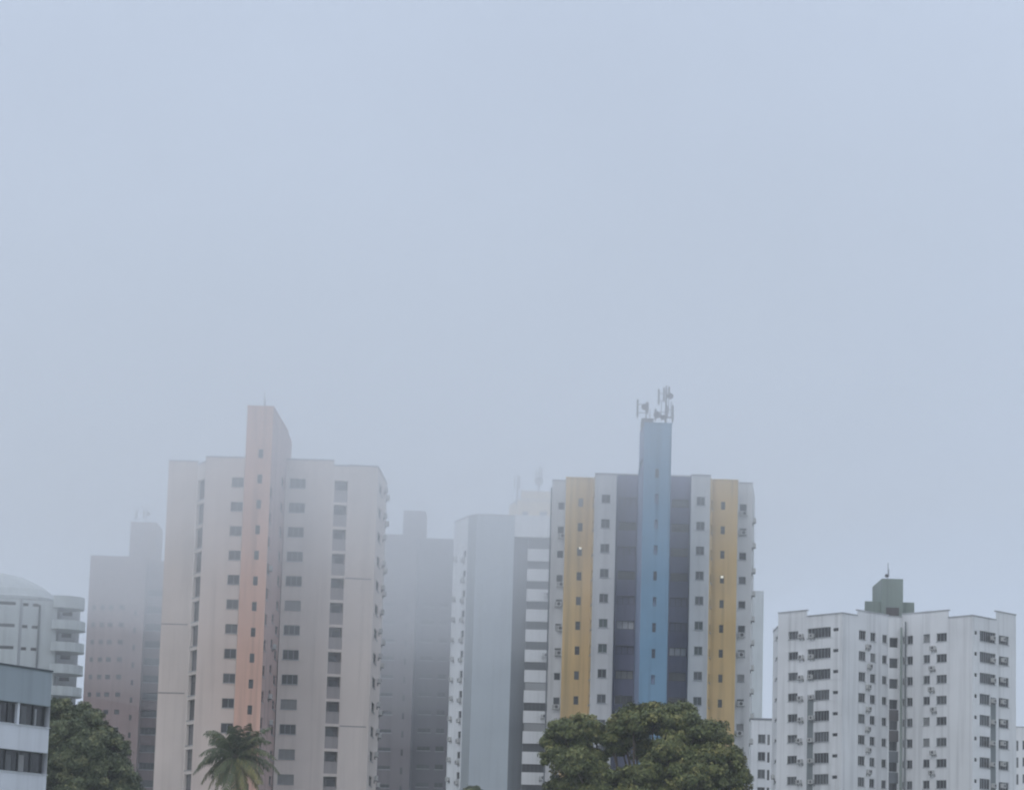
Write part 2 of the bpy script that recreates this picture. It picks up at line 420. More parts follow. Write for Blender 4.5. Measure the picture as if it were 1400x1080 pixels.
front = [v[k] for k in ('l0', 'l1', 'l2', 'l3', 'r0', 'r1', 'r2', 'r3', 'r4')]
t.shell(front, [(v['l0'][0]+1.2, v['l0'][1]+13)], tz(305, 629), 'warm_white')
s0, s1 = t.pt(324.2, Y, -16), t.pt(360.2, Y, -16)
q1, q0 = t.pt(382.0, Y, 1.5), t.pt(345, Y, 1.5)
zs = tz(355, 556.5, -16)
t.face(s0, s1, zs, 'peach', [C(341.6, 347.4, 893, 905.5, -8, 6, kind='slit', frame='frame_dark', panes=['glass', 'glass_mid'])], name='stair_shaft', coping='peach')
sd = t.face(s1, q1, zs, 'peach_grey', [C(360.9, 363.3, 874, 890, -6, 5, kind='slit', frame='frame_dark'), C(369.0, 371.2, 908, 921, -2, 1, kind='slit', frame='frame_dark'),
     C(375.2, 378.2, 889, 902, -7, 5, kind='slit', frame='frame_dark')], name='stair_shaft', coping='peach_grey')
sd.ac(366.5, 955, 0, 0); sd.ac(367.0, 780, 0, 0); sd.ac(372, 887, -1, 3, .5)
sb = MB()
for a, c in ((q1, q0), (q0, s0)):
    a, c = t.L(a), t.L(c); sb.quad([(a[0], a[1], 0), (c[0], c[1], 0), (c[0], c[1], zs), (a[0], a[1], zs)])
sb.quad([t.L((*w, zs-.05)) for w in (s0, s1, q1, q0)])
sb.build('stair_shaft', M['peach'], t.root)
t.prism('penthouse', [(q1[0]-.02, q1[1]+.01), t.pt(387.6, Y, 8), t.pt(352, Y, 8), (q0[0], q0[1]+.01)], tz(430, 631), zs-.02, 'peach_grey')

# ================================================================== hazy brown tower on the left
c = Building('apartment_tower', 'mauve brown tower dim in the fog, left of the peach shaft tower', 514, 160, 23.9, 900)
Y = 900
A, B_, B2, C2 = c.pt(116.5, Y, 0), c.pt(193.5, Y, 0), c.pt(195.5, Y, 5), c.pt(236, Y, 5)
zt = c.z(150, 761)
W = dict(frame='frame_dark', panes=['glass', 'glass_mid'])
c.face(A, B_, zt, 'mauve', [C(122.5, 127, 898, 904.5, -3, 7, sill=False, **W), C(134, 139.5, 898, 904.5, -3, 7, sill=False, **W), C(145, 151.5, 898, 904.5, -3, 7, sill=False, **W),
     C(160, 166.5, 898, 904.5, -3, 7, sill=False, **W), C(180, 183.2, 905, 912.5, -3, 7, kind='slit', **W)], coping='mauve')
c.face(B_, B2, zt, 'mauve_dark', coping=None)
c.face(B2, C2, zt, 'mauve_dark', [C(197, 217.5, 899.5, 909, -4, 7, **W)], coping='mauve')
c.shell([A, B_, B2, C2], [(C2[0], C2[1]+14), (A[0]+1, A[1]+16)], zt, 'mauve')
c.prism('penthouse', [c.pt(177.5, 740, 6), c.pt(213, 740, 6), c.pt(222, 740, 16), c.pt(188, 740, 16)], zt-1, c.z(195, 713.5, 6), 'mauve')

# ================================================================== dark grey tower in the fog
e = Building('apartment_tower', 'dark grey tower dim in fog, between the peach shaft tower and the blank wall', 500, 570, 24.9, 960)
Y = 960
A, B_, B2, C2 = e.pt(508, Y, 0), e.pt(563, Y, 0), e.pt(566, Y, 4), e.pt(640, Y, 4)
zt = e.z(590, 733)
W = dict(frame='frame_dark', panes=['glass', 'glass', 'glass_mid'])
e.face(A, B_, zt, 'dusk', [C(520, 536.5, 946.5, 951.5, -5, 5, **W), C(550.3, 553.3, 949, 958, -5, 5, kind='slit', **W)], coping='dusk')
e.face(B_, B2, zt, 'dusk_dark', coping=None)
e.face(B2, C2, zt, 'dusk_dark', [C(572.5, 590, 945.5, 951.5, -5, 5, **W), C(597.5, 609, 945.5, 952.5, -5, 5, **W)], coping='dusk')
e.shell([A, B_, B2, C2], [(C2[0], C2[1]+14), (A[0]+1, A[1]+16)], zt, 'dusk')
e.prism('penthouse', [e.pt(551, 720, 4), e.pt(582, 720, 4), e.pt(584, 720, 12), e.pt(554, 720, 12)], zt-1, e.z(568, 698, 4), 'dusk')

# ================================================================== blank walled balcony tower
f = Building('apartment_tower', 'white and blue grey tower with a tall blank wall and a stack of balconies', 438, 680, 27.8, 900)
Y = 900
v = {k: f.pt(px, Y, d) for k, (px, d) in dict(a0=(615.3, 9), a1=(634.5, 2.5), b1=(645.5, 0.8), c0=(645.6, 0), c1=(698.5, 0), d0=(698.7, 1.5), d1=(717, 1.5), e1=(790, 1.5)).items()}
fa = f.face(v['a0'], v['a1'], f.z(640, 707, 3), 'white', [C(629.2, 633.2, 889, 898, -5, 6, kind='slit', frame='frame_dark', panes=['glass', 'glass_mid'])])
fa.ac(619.5, 903, -5, 6, .9, .2); fa.ac(630.8, 905, -5, 6, .9, .15)
f.face(v['a1'], v['b1'], f.z(640, 705.5, 2), 'grey_edge')
f.face(v['b1'], v['c0'], f.z(645, 705, 0), 'grey_edge', coping=None)
f.face(v['c0'], v['c1'], f.z(672, 704.5, 0), 'blue_grey')
ztop = f.z(725, 706.5, 1.5); zr = f.z(725, 736, 1.5)
fd = f.face(v['c1'], v['d1'], zr, 'slate', coping=None)
dk = dict(name='balcony_door', frame='frame_dark', panes=['glass', 'glass', 'glass_mid'], sill=False)
fe = f.face(v['d1'], v['e1'], zr, 'slate', [C(718.5, 751, 876, 889, -5, 7, **dk), C(753, 787, 876, 889, -5, 7, **dk)], coping=None)
a, b2 = v['c1'], v['e1']
f.prism('roof_slab', [(a[0]+.02, a[1]-.1), (b2[0], a[1]-.1), (b2[0], a[1]+8), (a[0]+.02, a[1]+8)], zr+.004, ztop, 'white')
u0 = fe.uz(717.5, 893)[0]; u1 = fe.len - .3
for k in range(-5, 8):
    z = fe.uz(735, 889.3)[1] - k*f.pitch
    mb = MB(); w = u1-u0
    mb.box(0, w, -1.25, -.004, -f.pitch*.56, -f.pitch*.50)          # floor slab
    mb.box(0, w, -1.37, -1.251, -f.pitch*.60, 0)                    # front parapet
    mb.box(0, .12, -1.25, -.004, -f.pitch*.499, 0); mb.box(w-.12, w, -1.25, -.004, -f.pitch*.499, 0)
    o = fe.put('balcony', mb.mesh('balcony', M['tower_white']), u0, 0, z)
    if k in (2, 4):                                                  # glazed-in balconies
        gb = MB(); gb.box(.15, w-.15, -1.33, -1.29, .02, f.pitch*.37); link('glazing', gb.mesh('glazing', M['curtain']), o)
    if k % 3 == 0: fe.put('air_conditioner', ac_mesh(), u0+2.9, -1.37, z-1.0)
f.shell([v['a0'], v['a1'], v['b1'], v['c0'], v['c1'], v['d1'], v['e1']], [(v['e1'][0], v['e1'][1]+18), (v['a0'][0]+3, v['a0'][1]+12)], zr, 'white')

# ================================================================== beige tower top behind it
h = Building('apartment_tower', 'beige tower top barely showing through fog behind the balcony tower', 540, 730, 22, 690)
A, B_, C2 = h.pt(696, 700, 8), h.pt(708, 700, 0), h.pt(768, 700, 0)
zt = h.z(730, 684)
h.face(A, B_, zt, 'beige'); h.face(B_, C2, zt, 'beige', [C(714, 722, 699, 706, 0, 3), C(738, 748, 699, 706, 0, 3)])
h.shell([A, B_, C2], [(C2[0], C2[1]+14), (A[0], A[1]+12)], zt, 'beige')
h.prism('penthouse', [h.pt(712, 680, 3), h.pt(760, 680, 3), h.pt(760, 680, 12), h.pt(714, 680, 12)], zt-1, h.z(730, 671, 3), 'beige')

# ================================================================== white zigzag block on the right
j = Building('apartment_block', 'white zigzag apartment block with a green grey roof house', 412, 1220, 28.85, 940, 'apartment block')
Y = 840
def J(px, d): return j.pt(px, Y, d)
jz = lambda px, py, d=0: j.z(px, py, d)
W1 = dict(panes=['glass', 'glass', 'glass', 'glass_mid', 'glass', 'glass_mid', 'curtain'])
cc = lambda x0, x1, y0, y1, k0, k1, **kw: C(1010+x0/3.374, 1010+x1/3.374, 760+y0/3.374, 760+y1/3.374, k0, k1, **kw)
def on(px, a, b):                      # depth along a straight facade between two (px, depth) corners
    s = (px-a[0])/(b[0]-a[0]); return J(px, a[1]+s*(b[1]-a[1]))
V0, V1, V2, V3, V4, V5 = (1064, 10), (1152, 0), (1214.6, 8), (1233.2, 8.6), (1330, -1.5), (1389, 7)
left = J(1057.5, 17)
jl = j.face(left, J(*V0), jz(1059, 861, 14), 'white', [C(1060.5, 1063, 870, 874, 0, 7, kind='slit', frame='frame_dark')])
jl.ac(1061.5, 868, 0, 7, .5)
m1 = on(1103.5, V0, V1)
zlow, zhi = jz(1152, 838.2, 0), jz(1103, 834, 5)
f1a = j.face(J(*V0), m1, zhi, 'white', [cc(230, 274, 347, 383, 0, 7, panes=['glass_mid', 'glass', 'glass_mid']), cc(311.5, 314.2, 331, 376, 8, 8)])
f1b = j.face(m1, J(*V1), zlow, 'white', [cc(318, 424, 330, 376, 0, 2, panes=['glass_mid', 'glass']), cc(352, 420, 328, 374, 3, 7, panes=['glass', 'glass_mid', 'glass']),
      cc(436, 460, 331, 346, 0, 7, sill=False, frame='frame_dark', panes=['glass'])])
f1a.ac(1010+291/3.374, 760+379/3.374, 0, 7, 1, .12)
f1b.ac(1010+342/3.374, 760+374/3.374, 0, 7, 1, .25)
u0, z = f1a.uz(1010+309/3.374, 760+640/3.374)
def strip(face, x0, x1, y, v=-.03):
    u0, z = face.uz(1010+x0/3.374, 760+y/3.374); u1 = face.uz(1010+x1/3.374, 760+y/3.374)[0]
    face.box('facade_strip', max(u0, 0.02), min(u1, face.len-.02), v, .05, 0.1, z, 'strip')
strip(f1b, 318, 345, 640)
m2 = on(1172, V1, V2)
j.face(J(*V1), m2, zlow, 'white')
f2 = j.face(m2, J(*V2), jz(1172, 834.3, 2.6), 'white', [cc(555, 587, 343, 385, 0, 7, **W1), cc(608, 632, 353, 393, 0, 7, **W1), cc(663, 685, 363, 400, 0, 7, **W1)])
f2.ac(1010+597/3.374, 760+424/3.374, 0, 6, .88, .25)
fc = j.face(J(*V2), J(*V3), jz(1222, 843, 8), 'white', [cc(696, 736, 376, 421, 0, 7, dep=.4, name='balcony_window', frame='frame_dark', panes=['glass', 'glass_mid', 'glass'], sill=False)])
for k in range(3, 8):
    u0, z1 = fc.uz(1010+695/3.374, 760+421/3.374); u1 = fc.uz(1010+738/3.374, 760+421/3.374)[0]
    fc.box('spandrel_panel', u0, u1, -.03, .03, z1-k*j.pitch-j.pitch*.535, z1-k*j.pitch-.01, 'brown' if k < 5 else 'slate')
m3 = on(1297, V3, V4)
pipe_u = J(1232.2, 8.0)
f3 = j.face(J(*V3), m3, jz(1297, 834.5, 2), 'white', [cc(757.5, 764, 372, 405, 0, 7, kind='slit', frame='frame_dark'), cc(776, 803, 367, 405, 0, 7, **W1), cc(852, 882, 360, 397, 0, 7, **W1), cc(912, 959.5, 355, 393, 0, 7, panes=['glass', 'glass', 'glass_mid'])])
f3.ac(1010+898/3.374, 760+432/3.374, 0, 6, .9, .25)
q = g.L; b = MB(); lp = j.L(pipe_u); b.tube([(lp[0], lp[1]-.25, 0), (lp[0], lp[1]-.25, jz(1232, 858, 8))], .16); b.build('pipe', M['green_grey'], j.root)
b = MB(); b.tube([(lp[0]+.55, lp[1]-.3, 0), (lp[0]+.55, lp[1]-.3, jz(1232, 850, 8))], .10); b.build('pipe', M['slate'], j.root)
f3b = j.face(m3, J(*V4), zlow, 'white')
m4 = on(1361.5, V4, V5)
f4 = j.face(J(*V4), m4, zlow, 'white', [cc(1088, 1100, 345, 362, 0, 7, kind='slit', frame='frame_dark', panes=['glass']), cc(1112, 1187, 349, 397, 0, 2, panes=['glass', 'glass_green', 'glass_mid']), cc(1112, 1160, 346, 394, 3, 7, panes=['glass', 'glass_mid', 'glass'])])
f4.ac(1010+1168/3.374, 760+390/3.374, 0, 7, 1, .2)
strip(f4, 1162, 1187, 650)
f5 = j.face(m4, J(*V5), jz(1389, 841, 7), 'white', [cc(1200, 1246, 368, 408, 0, 7, panes=['glass_mid', 'glass'])])
f5.ac(1010+1214/3.374, 760+392/3.374, 0, 7, 1, .12)
pts = [left, J(*V0), m1, J(*V1), m2, J(*V2), J(*V3), m3, J(*V4), m4, J(*V5)]
j.shell(pts, [J(1384, 30), J(1064, 30)], zlow-.3, 'white')
zr = zlow-.9
pl = j.prism('penthouse', [J(1182, 12), J(1250, 12), J(1250, 20), J(1186, 20)], zr, jz(1215, 822.5, 12), 'green_grey')
j.prism('penthouse', [J(1205.5, 11), J(1234.5, 11), J(1226, 21), J(1192.5, 21)], zr, jz(1220, 791, 11), 'green_grey')
oc = j.L(J(1211.5, 10.9)); od = j.L(J(1229, 10.9)); b = MB(); b.box(oc[0], od[0], oc[1]-.08, oc[1]+.02, zr, jz(1220, 830.5, 11)); b.build('door', M['brown'], j.root)

# ================================================================== low white building between
i = Building('apartment_block', 'lower white building with paired windows, between the yellow striped tower and the zigzag block', 490, 1042, 24.0, 1015, 'apartment block')
A, B_ = i.pt(1010, 1010), i.pt(1085, 1010)
zt = i.z(1042, 984)
i.face(A, B_, zt, 'white', [C(1036.5, 1046.5, 1003.5, 1015.5, 0, 5, panes=['glass', 'glass_mid']), C(1049.3, 1052.4, 1004, 1018, 0, 5, kind='slit', frame='frame_dark'), C(1018, 1027, 1003.5, 1015.5, 0, 5)], coping='cap', cop=.3)
i.shell([A, B_], [(B_[0], B_[1]+12), (A[0], A[1]+12)], zt-.2, 'white')
i.prism('stair_head', [i.pt(1018, 985, .6), i.pt(1030.5, 985, .6), i.pt(1030.5, 985, 5), i.pt(1018, 985, 5)], zt-1, i.z(1028, 974.5, .6), 'grey_edge')

# ================================================================== faint tower behind the yellow tower, and the far right edge
k = Building('apartment_tower', 'pale blue tower almost lost in haze, just right of the yellow striped tower', 1500, 1030, 15, 880)
A, B_ = k.pt(1000, 900), k.pt(1043, 900); zt = k.z(1035, 808)
k.face(A, B_, zt, 'pale')
k.shell([A, B_], [(B_[0], B_[1]+18), (A[0], A[1]+18)], zt-.2, 'pale')
r = Building('apartment_block', 'pale building at the far right edge, behind the white zigzag block', 520, 1394, 23, 1015, 'apartment block')
A, B_ = r.pt(1372, 1020), r.pt(1440, 1020); zt = r.z(1394, 994)
r.face(A, B_, zt, 'white', [C(1389.5, 1392.5, 1012, 1026, 0, 4, kind='slit'), C(1398, 1408, 1012, 1024, 0, 4)])
r.shell([A, B_], [(B_[0], B_[1]+14), (A[0], A[1]+14)], zt-.2, 'white')

# ================================================================== building with rounded balconies, far left
o = Building('apartment_block', 'pale building with a low curved roof and a stack of rounded balconies', 425, 40, 30.3, 880, 'apartment block')
Y = 870
A0, A, A1, B_, = o.pt(-60, Y, -2), o.pt(25, Y, -.5), o.pt(29, Y, 0), o.pt(76.5, Y, 1.5)
zt = o.z(60, 820, 0)
DW = dict(frame='frame_dark', panes=['glass_mid', 'glass'], sill=False)
o.face(A0, A, zt, 'pale', [C(-30, 20, 851.5, 856, -1, 5, **DW)], coping=None)
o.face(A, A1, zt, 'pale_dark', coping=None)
ff = o.face(A1, B_, zt, 'pale', [C(30, 37.5, 854, 858.5, -1, 5, **DW), C(43.5, 51.5, 855, 859.3, -1, 5, **DW)], coping=None)
for w in (1,):
    u, z = ff.uz(54.5, 825); bb = MB(); bb.tube([(0, 0, 0), (0, 0, z-.2)], .14); ff.put('pipe', bb.mesh('pipe', M['slate']), u, -.16, 0)
B2 = o.pt(80, Y, 9); B3 = o.pt(108, Y, 10)
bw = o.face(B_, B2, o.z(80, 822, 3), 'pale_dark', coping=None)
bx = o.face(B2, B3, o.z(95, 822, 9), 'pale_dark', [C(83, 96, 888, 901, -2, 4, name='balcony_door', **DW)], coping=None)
o.shell([A0, A, A1, B_, B2, B3], [(B3[0]-2, B3[1]+10), (A0[0], A0[1]+18)], zt-.3, 'pale')
# cornice and curved roof: a squat dome swept over the plan
rc = o.pt(-25, 810, 9); rx = o.pt(79.5, 810, 9)[0] - rc[0]
z0 = o.z(78, 822, 2); z1 = o.z(0, 784, 9)
rows, seg = [], 40
prof = [(1.0, 0), (1.012, .02), (1.012, .12), (.985, .16), (.93, .36), (.80, .58), (.60, .80), (.34, .95), (.05, 1.0)]
mb = MB()
for (s_, h_) in prof:
    rows.append([len(mb.v)+q_ for q_ in range(seg)])
    for q_ in range(seg):
        w = 2*math.pi*q_/seg; cx_, cy_ = math.cos(w), math.sin(w)
        n_ = (abs(cx_)**4 + abs(cy_)**4)**-.25                        # rounded-rectangle plan
        mb.v.append((rc[0]-o.loc.x + rx*s_*cx_*n_, rc[1]-o.loc.y + 9.0*s_*cy_*n_, z0 + (z1-z0)*h_))
for a_ in range(len(prof)-1):
    for q_ in range(seg):
        r_ = (q_+1) % seg; mb.f.append((rows[a_][q_], rows[a_][r_], rows[a_+1][r_], rows[a_+1][q_])); mb.m.append(0)
mb.f.append(tuple(rows[-1])); mb.m.append(0)
mb.build('roof', M['pale'], o.root)
bc = o.pt(82, 890, 4); Rb = o.pt(114.5, 890, 4)[0] - bc[0]
arc = lambda rad, n=22: [(bc[0]-o.loc.x + rad*math.cos(w), bc[1]-o.loc.y + 1.05*rad*math.sin(w)) for w in [R(-105) + R(210)*q_/n for q_ in range(n+1)]]
for kf in range(-2, 5):
    z = o.z(95, 877, 0) - kf*o.pitch
    rad = Rb*(1.0 if kf > -2 else .93)
    mb = MB(); outer, inner = arc(rad), arc(rad-.16)
    n_ = len(outer)
    if kf == -2:
        mb.prism(outer, z - o.pitch*.42, z + o.pitch*.12)
    else:
        mb.prism(outer + inner[::-1], z - 1.0, z + .06)
        mb.prism([p_ for p_ in arc(rad+.06)], z - 1.22, z - 1.004)
    mb.build('balcony', M['pale'], o.root)

# ================================================================== near building, bottom left
n = Building('office_building', 'near white building with dark ribbon windows and a blue grey top band', 187, 20, 65.0, 980, 'building')
A, B_ = n.pt(-110, 915, -8), n.pt(71.5, 917, 3)
fz = lambda py: at(69, py, n.D+3).z
nf_all = lambda z0, z1, mat, nm, cop=None: n.face(A, B_, z1, mat, zbot=z0, name=nm, coping=cop, cop=.14)
zT = fz(918.5)
top = n.face(A, B_, zT, 'near_grey', zbot=fz(965.6), name='parapet_band', coping='cap_black', cop=.10)
L_ = top.len
zz = fz(965.6); per = n.pitch
bh = zz - fz(995.6)
for kk in range(4):
    zt_ = zz - kk*per
    if zt_ - per < .5: break
    n.face(A, B_, zt_ - bh, 'near_white', zbot=max(zt_ - per, .2), name='wall_band', coping='near_white', cop=.04)
    u = 0.15
    gl = MB(); gl.box(.05, L_-.1, .34, .37, zt_-bh+.05, zt_-.004)
    wn = MB()
    us = np.arange(.1, L_-.12, 1.24)
    for q_, uu in enumerate(us):
        wn.box(uu, uu+.05, .26, .335, zt_-bh+.05, zt_-.004)
    wn.box(.05, L_-.1, .255, .337, zt_-bh+.0445, zt_-bh+.10); wn.box(.05, L_-.1, .255, .337, zt_-.07, zt_-.003)
    ob = link('ribbon_window', wn.mesh('ribbon_window', M['frame_dark']), n.root)
    ob.location = top.P(0, 0, 0); ob.rotation_euler = (0, 0, top.ang)
    link('pane', gl.mesh('pane', M['glass']), ob)
    for q_ in range(int(L_/1.24)):
        if random.random() < .45:
            cb = MB(); w0 = .15 + q_*1.24; cb.box(w0+.04, w0+.55, .30, .33, zt_-bh+.11, zt_-.08 - random.uniform(0, .3))
            link('blind', cb.mesh('blind', M[random.choice(['glass_mid', 'glass_mid', 'curtain'])]), ob)
    for uu in (L_-3.05, L_-8.6, L_-13.2):
        pb = MB(); pb.box(uu, uu+.2, .12, .40, zt_-bh+.004, zt_-.004)
        if kk == 0: link('mullion', pb.mesh('mullion', M['near_white']), ob)
    if kk == 0:
        pb = MB(); pb.box(L_-1.25, L_-1.08, .2, .335, zt_-bh+.11, zt_-.25); link('mullion', pb.mesh('mullion', M['frame']), ob)
    cb = MB(); cs = [top.P(0, .002, 0), top.P(L_, .002, 0), top.P(L_, .5, 0), top.P(0, .5, 0)]
    cb.prism(cs, zt_-.003, zt_+.12); cb.build('lintel', M['near_grey'] if kk == 0 else M['near_white'], n.root)
    cb = MB(); cb.prism(cs, zt_-bh-.1, zt_-bh+.041); cb.build('sill', M['near_white'], n.root)
n.shell([A, B_], [(B_[0]-9, B_[1]+9), (A[0]-9, A[1]+9)], zT-.1, 'near_white')

# ================================================================== antennas on the roofs
def mast(label, px, py0, py1, D, bits, rad=.07):
    """a thin roof mast with its panels, arms and dishes; bits = (kind, dpx, py_top, py_bottom)"""
    base = at(px, py1, D); top = at(px, py0, D)
    ro = thing('antenna_mast', label, 'antenna', base, 'antenna masts on the tower roofs')
    b = MB(); b.tube([(0, 0, -.3), (0, 0, top.z-base.z)], [rad*1.3, rad*.8], 7); b.box(-.3, .3, -.3, .3, -.3, -.06)
    b.build('mast', M['steel'], ro)
    for kd, dpx, y0, y1 in bits:
        P0, P1 = at(px+dpx, y0, D) - base, at(px+dpx, y1, D) - base
        x = (P0.x + P1.x)/2; b = MB()
        if kd == 'panel':
            b.box(x-.11, x+.11, -.42, -.24, P1.z, P0.z); b.box(x-.04, x+.04, -.236, -.1, P1.z-.2, P0.z+.1)
            for zz_ in (P1.z+.25*(P0.z-P1.z), P1.z+.75*(P0.z-P1.z)):
                b.box(min(0, x), max(0, x)+.01, -.1, -.02, zz_-.04, zz_+.04)
            b.build('antenna_panel', M['antenna'], ro)
        elif kd == 'dish':
            r0 = (P0.z-P1.z)/2; zc = (P0.z+P1.z)/2
            pr = [(0, -.18), (r0*.5, -.24), (r0*.85, -.36), (r0, -.46), (r0*.96, -.48)]
            sg = 14
            for (rr, yy) in pr:
                for q_ in range(sg): b.v.append((x+rr*math.cos(2*math.pi*q_/sg), yy, zc+rr*math.sin(2*math.pi*q_/sg)))
            for a_ in range(len(pr)-1):
                for q_ in range(sg):
                    r_ = (q_+1) % sg; b.f.append((a_*sg+q_, a_*sg+r_, (a_+1)*sg+r_, (a_+1)*sg+q_)); b.m.append(0)
            b.box(min(0, x), max(0, x)+.01, -.18, 0, zc-.05, zc+.05)
            b.build('dish', M['antenna'], ro)
        elif kd == 'rod':
            b.tube([(x, -.05, P1.z), (x, -.05, P0.z)], .045, 6); b.box(min(0, x), max(0, x)+.01, -.09, -.01, P1.z+.1, P1.z+.18)
            b.build('antenna_rod', M['steel'], ro)
    return ro
mast('short antenna mast with a flat panel on the left end of the blue shaft', 883, 549, 580, 344, [('panel', -11.5, 547, 570), ('panel', 2.5, 551, 565), ('dish', -2, 553, 562), ('rod', 5.5, 560, 577)])
mast('tallest antenna mast with several panels, right end of the blue shaft', 910, 527, 580.5, 344, [('panel', -9.5, 533, 553), ('panel', -2.5, 531, 548), ('dish', 6, 538, 547), ('panel', 9.5, 555, 577), ('dish', -12, 563, 573), ('rod', 4, 546, 566), ('panel', 1.5, 556, 570), ('rod', -6, 549, 575), ('panel', 4.5, 530, 541), ('dish', -4, 568, 575), ('panel', -14, 560, 574), ('rod', 7.5, 549, 572)], .1)
mast('single thin mast on the peach shaft roof', 361, 536, 558, 360, [('rod', 2.0, 546, 555)], .05)
mast('left antenna mast on the mauve brown tower', 185, 692, 715, 522, [('panel', 2.5, 699, 709)], .08)
mast('right antenna mast on the mauve brown tower', 200, 689, 715, 522, [('panel', -3, 698, 709), ('dish', 3, 700, 706)], .08)
mast('left antenna mast on the hazy beige tower top', 707, 650, 686, 541, [('panel', -3.5, 651, 667), ('panel', 3, 652, 668)], .14)
mast('right antenna mast on the hazy beige tower top', 737, 637, 673, 544, [('panel', -4, 642, 664), ('panel', 3.5, 640, 663), ('dish', 0, 652, 664)], .14)
mast('thin mast on the green grey roof house', 1214, 769, 791.5, 424, [('dish', -2.5, 785, 790), ('rod', 1.2, 778, 788)], .045)

# ================================================================== trees
def leaf_object(name, P, N_, size, tint, mat, parent, aspect=.42, droop=.25):
    """many small pointed leaves: centre P, facing N_, each folded a little along its midrib"""
    n_ = len(P)
    r = rng.normal(size=(n_, 3)); r[:, 2] -= droop
    N_ = N_/np.linalg.norm(N_, axis=1, keepdims=True)
    T = r - (r*N_).sum(1, keepdims=True)*N_; T /= np.linalg.norm(T, axis=1, keepdims=True)
    S = np.cross(N_, T); L = size[:, None]
    V = np.stack([P - T*L*.5, P + S*L*aspect*.5 + N_*L*.06, P + T*L*.5 - N_*L*.08, P - S*L*aspect*.5 + N_*L*.06], 1).reshape(-1, 3)
    me = bpy.data.meshes.new(name)
    me.vertices.add(4*n_); me.vertices.foreach_set('co', V.astype(np.float32).ravel())
    me.loops.add(4*n_); me.loops.foreach_set('vertex_index', np.arange(4*n_, dtype=np.int32))
    me.polygons.add(n_); me.polygons.foreach_set('loop_start', np.arange(0, 4*n_, 4, dtype=np.int32))
    me.update(calc_edges=True)
    at_ = me.attributes.new('tint', 'FLOAT', 'FACE'); at_.data.foreach_set('value', tint.astype(np.float32))
    me.materials.append(mat)
    return link(name, me, parent)
def tree(name, label, D, basepx, lobes, mat, leaf=.34, dens=1.0, trunk=.32, open_=.55):
    m = D/F_PX
    b0 = at(basepx, 1080, D); base = Vector((b0.x, D, 0))
    ro = thing(name, label, 'tree', base)
    PP, NN, SS, TT = [], [], [], []
    wood = MB(); cs = []
    for (px, py, rp, dd) in lobes:
        c_ = at(px, py, D+dd) - base; r_ = rp*m; cs.append((c_, r_))
    fork = Vector((0, 0, max(2.2, min(c_.z - r_ for c_, r_ in cs)*.55)))
    lean = Vector((random.uniform(-.4, .4), random.uniform(-.4, .4), 0))
    wood.tube([(0, 0, -.2), tuple(lean*.3 + Vector((0, 0, fork.z*.5))), tuple(fork + lean*.5)], [trunk*1.5, trunk*1.05, trunk*.9], 10)
    for c_, r_ in cs:
        a = fork + lean*.5; mid = a.lerp(c_, .55) + Vector((random.uniform(-.5, .5), random.uniform(-.5, .5), -.4))
        wood.tube([tuple(a), tuple(mid), tuple(c_)], [trunk*.5, trunk*.3, trunk*.10], 6)
        for q_ in range(9):
            d_ = Vector(rng.normal(size=3)).normalized(); d_.z = abs(d_.z)*.8
            wood.tube([tuple(c_ - d_*r_*.1), tuple(c_ + d_*r_*.5 + Vector((0, 0, -.1))), tuple(c_ + d_*r_*.95)], [trunk*.12, trunk*.07, trunk*.03], 4)
        ncl = int(37*dens*max(1, (r_/1.0)**2)*1.1)
        for q_ in range(ncl):
            d_ = rng.normal(size=3); d_ /= np.linalg.norm(d_)
            if d_[2] < -.55: d_[2] *= -.5
            rr = r_*(rng.uniform(open_, 1.0)**.6)*(1.0 if rng.uniform() < .8 else rng.uniform(1.0, 1.3))
            cp = np.array(c_) + d_*rr*np.array([1.05, 1.05, .92])
            cr_ = rng.uniform(.22, .46)*min(1.15, max(.75, r_))
            nl = int(rng.uniform(95, 190)*dens*(cr_/.34)**2)
            q = rng.normal(size=(nl, 3)); q /= np.linalg.norm(q, axis=1, keepdims=True)
            rad = cr_*rng.uniform(.2, 1.0, size=(nl, 1))**.5*np.where(rng.uniform(size=(nl, 1)) < .12, 1.35, 1.0)
            pos = cp + q*rad*np.array([1.15, 1.15, .78])
            nn = q*.8 + d_*.5 + np.array([0, 0, .55]) + rng.normal(size=(nl, 3))*.45
            PP.append(pos); NN.append(nn); SS.append(leaf*rng.uniform(.55, 1.1, nl))
            TT.append(np.clip(rng.normal(rng.choice([.25, .42, .55, .8], p=[.3, .3, .25, .15]), .17, nl), 0, 1))
    leaf_object('crown', np.concatenate(PP), np.concatenate(NN), np.concatenate(SS), np.concatenate(TT), mat, ro)
    wood.build('trunk', M['bark'], ro)
    return ro

big = [(814,1036,11,.8),(842,1024,11,1),(984,1066,15,-1),(835,1010,13,.5),(790,1020,19,.8),(822,1062,13,0),(868,1008,18,1),(905,1046,24,0),(868,1070,17,0),(772,1018,19,.8),(848,1012,15,1.2),(812,1008,12,1),(820,1050,9,.3),(770,1002,21,0),(800,996,22,1),(760,1034,16,-.5),(785,1045,24,-1.2),(806,1068,20,0),(779,1075,26,.5),(850,993,20,.8),(866,987,20,0),
       (894,986,26,0),(928,985,27,-.4),(950,1004,26,-.8),(974,1008,23,.4),(918,1024,25,-1.2),(963,1042,28,-1.5),(993,1040,22,0),(1008,1068,17,0),
       (940,1062,26,-2),(886,1060,24,-1.2),(842,1072,22,-.4),(885,1030,18,1.5),(820,1100,40,0),(880,1105,45,-1),(945,1105,45,-.5),(1000,1105,30,0),(765,1110,30,0),(1005,1052,14,.4),(749,1014,6,0)]
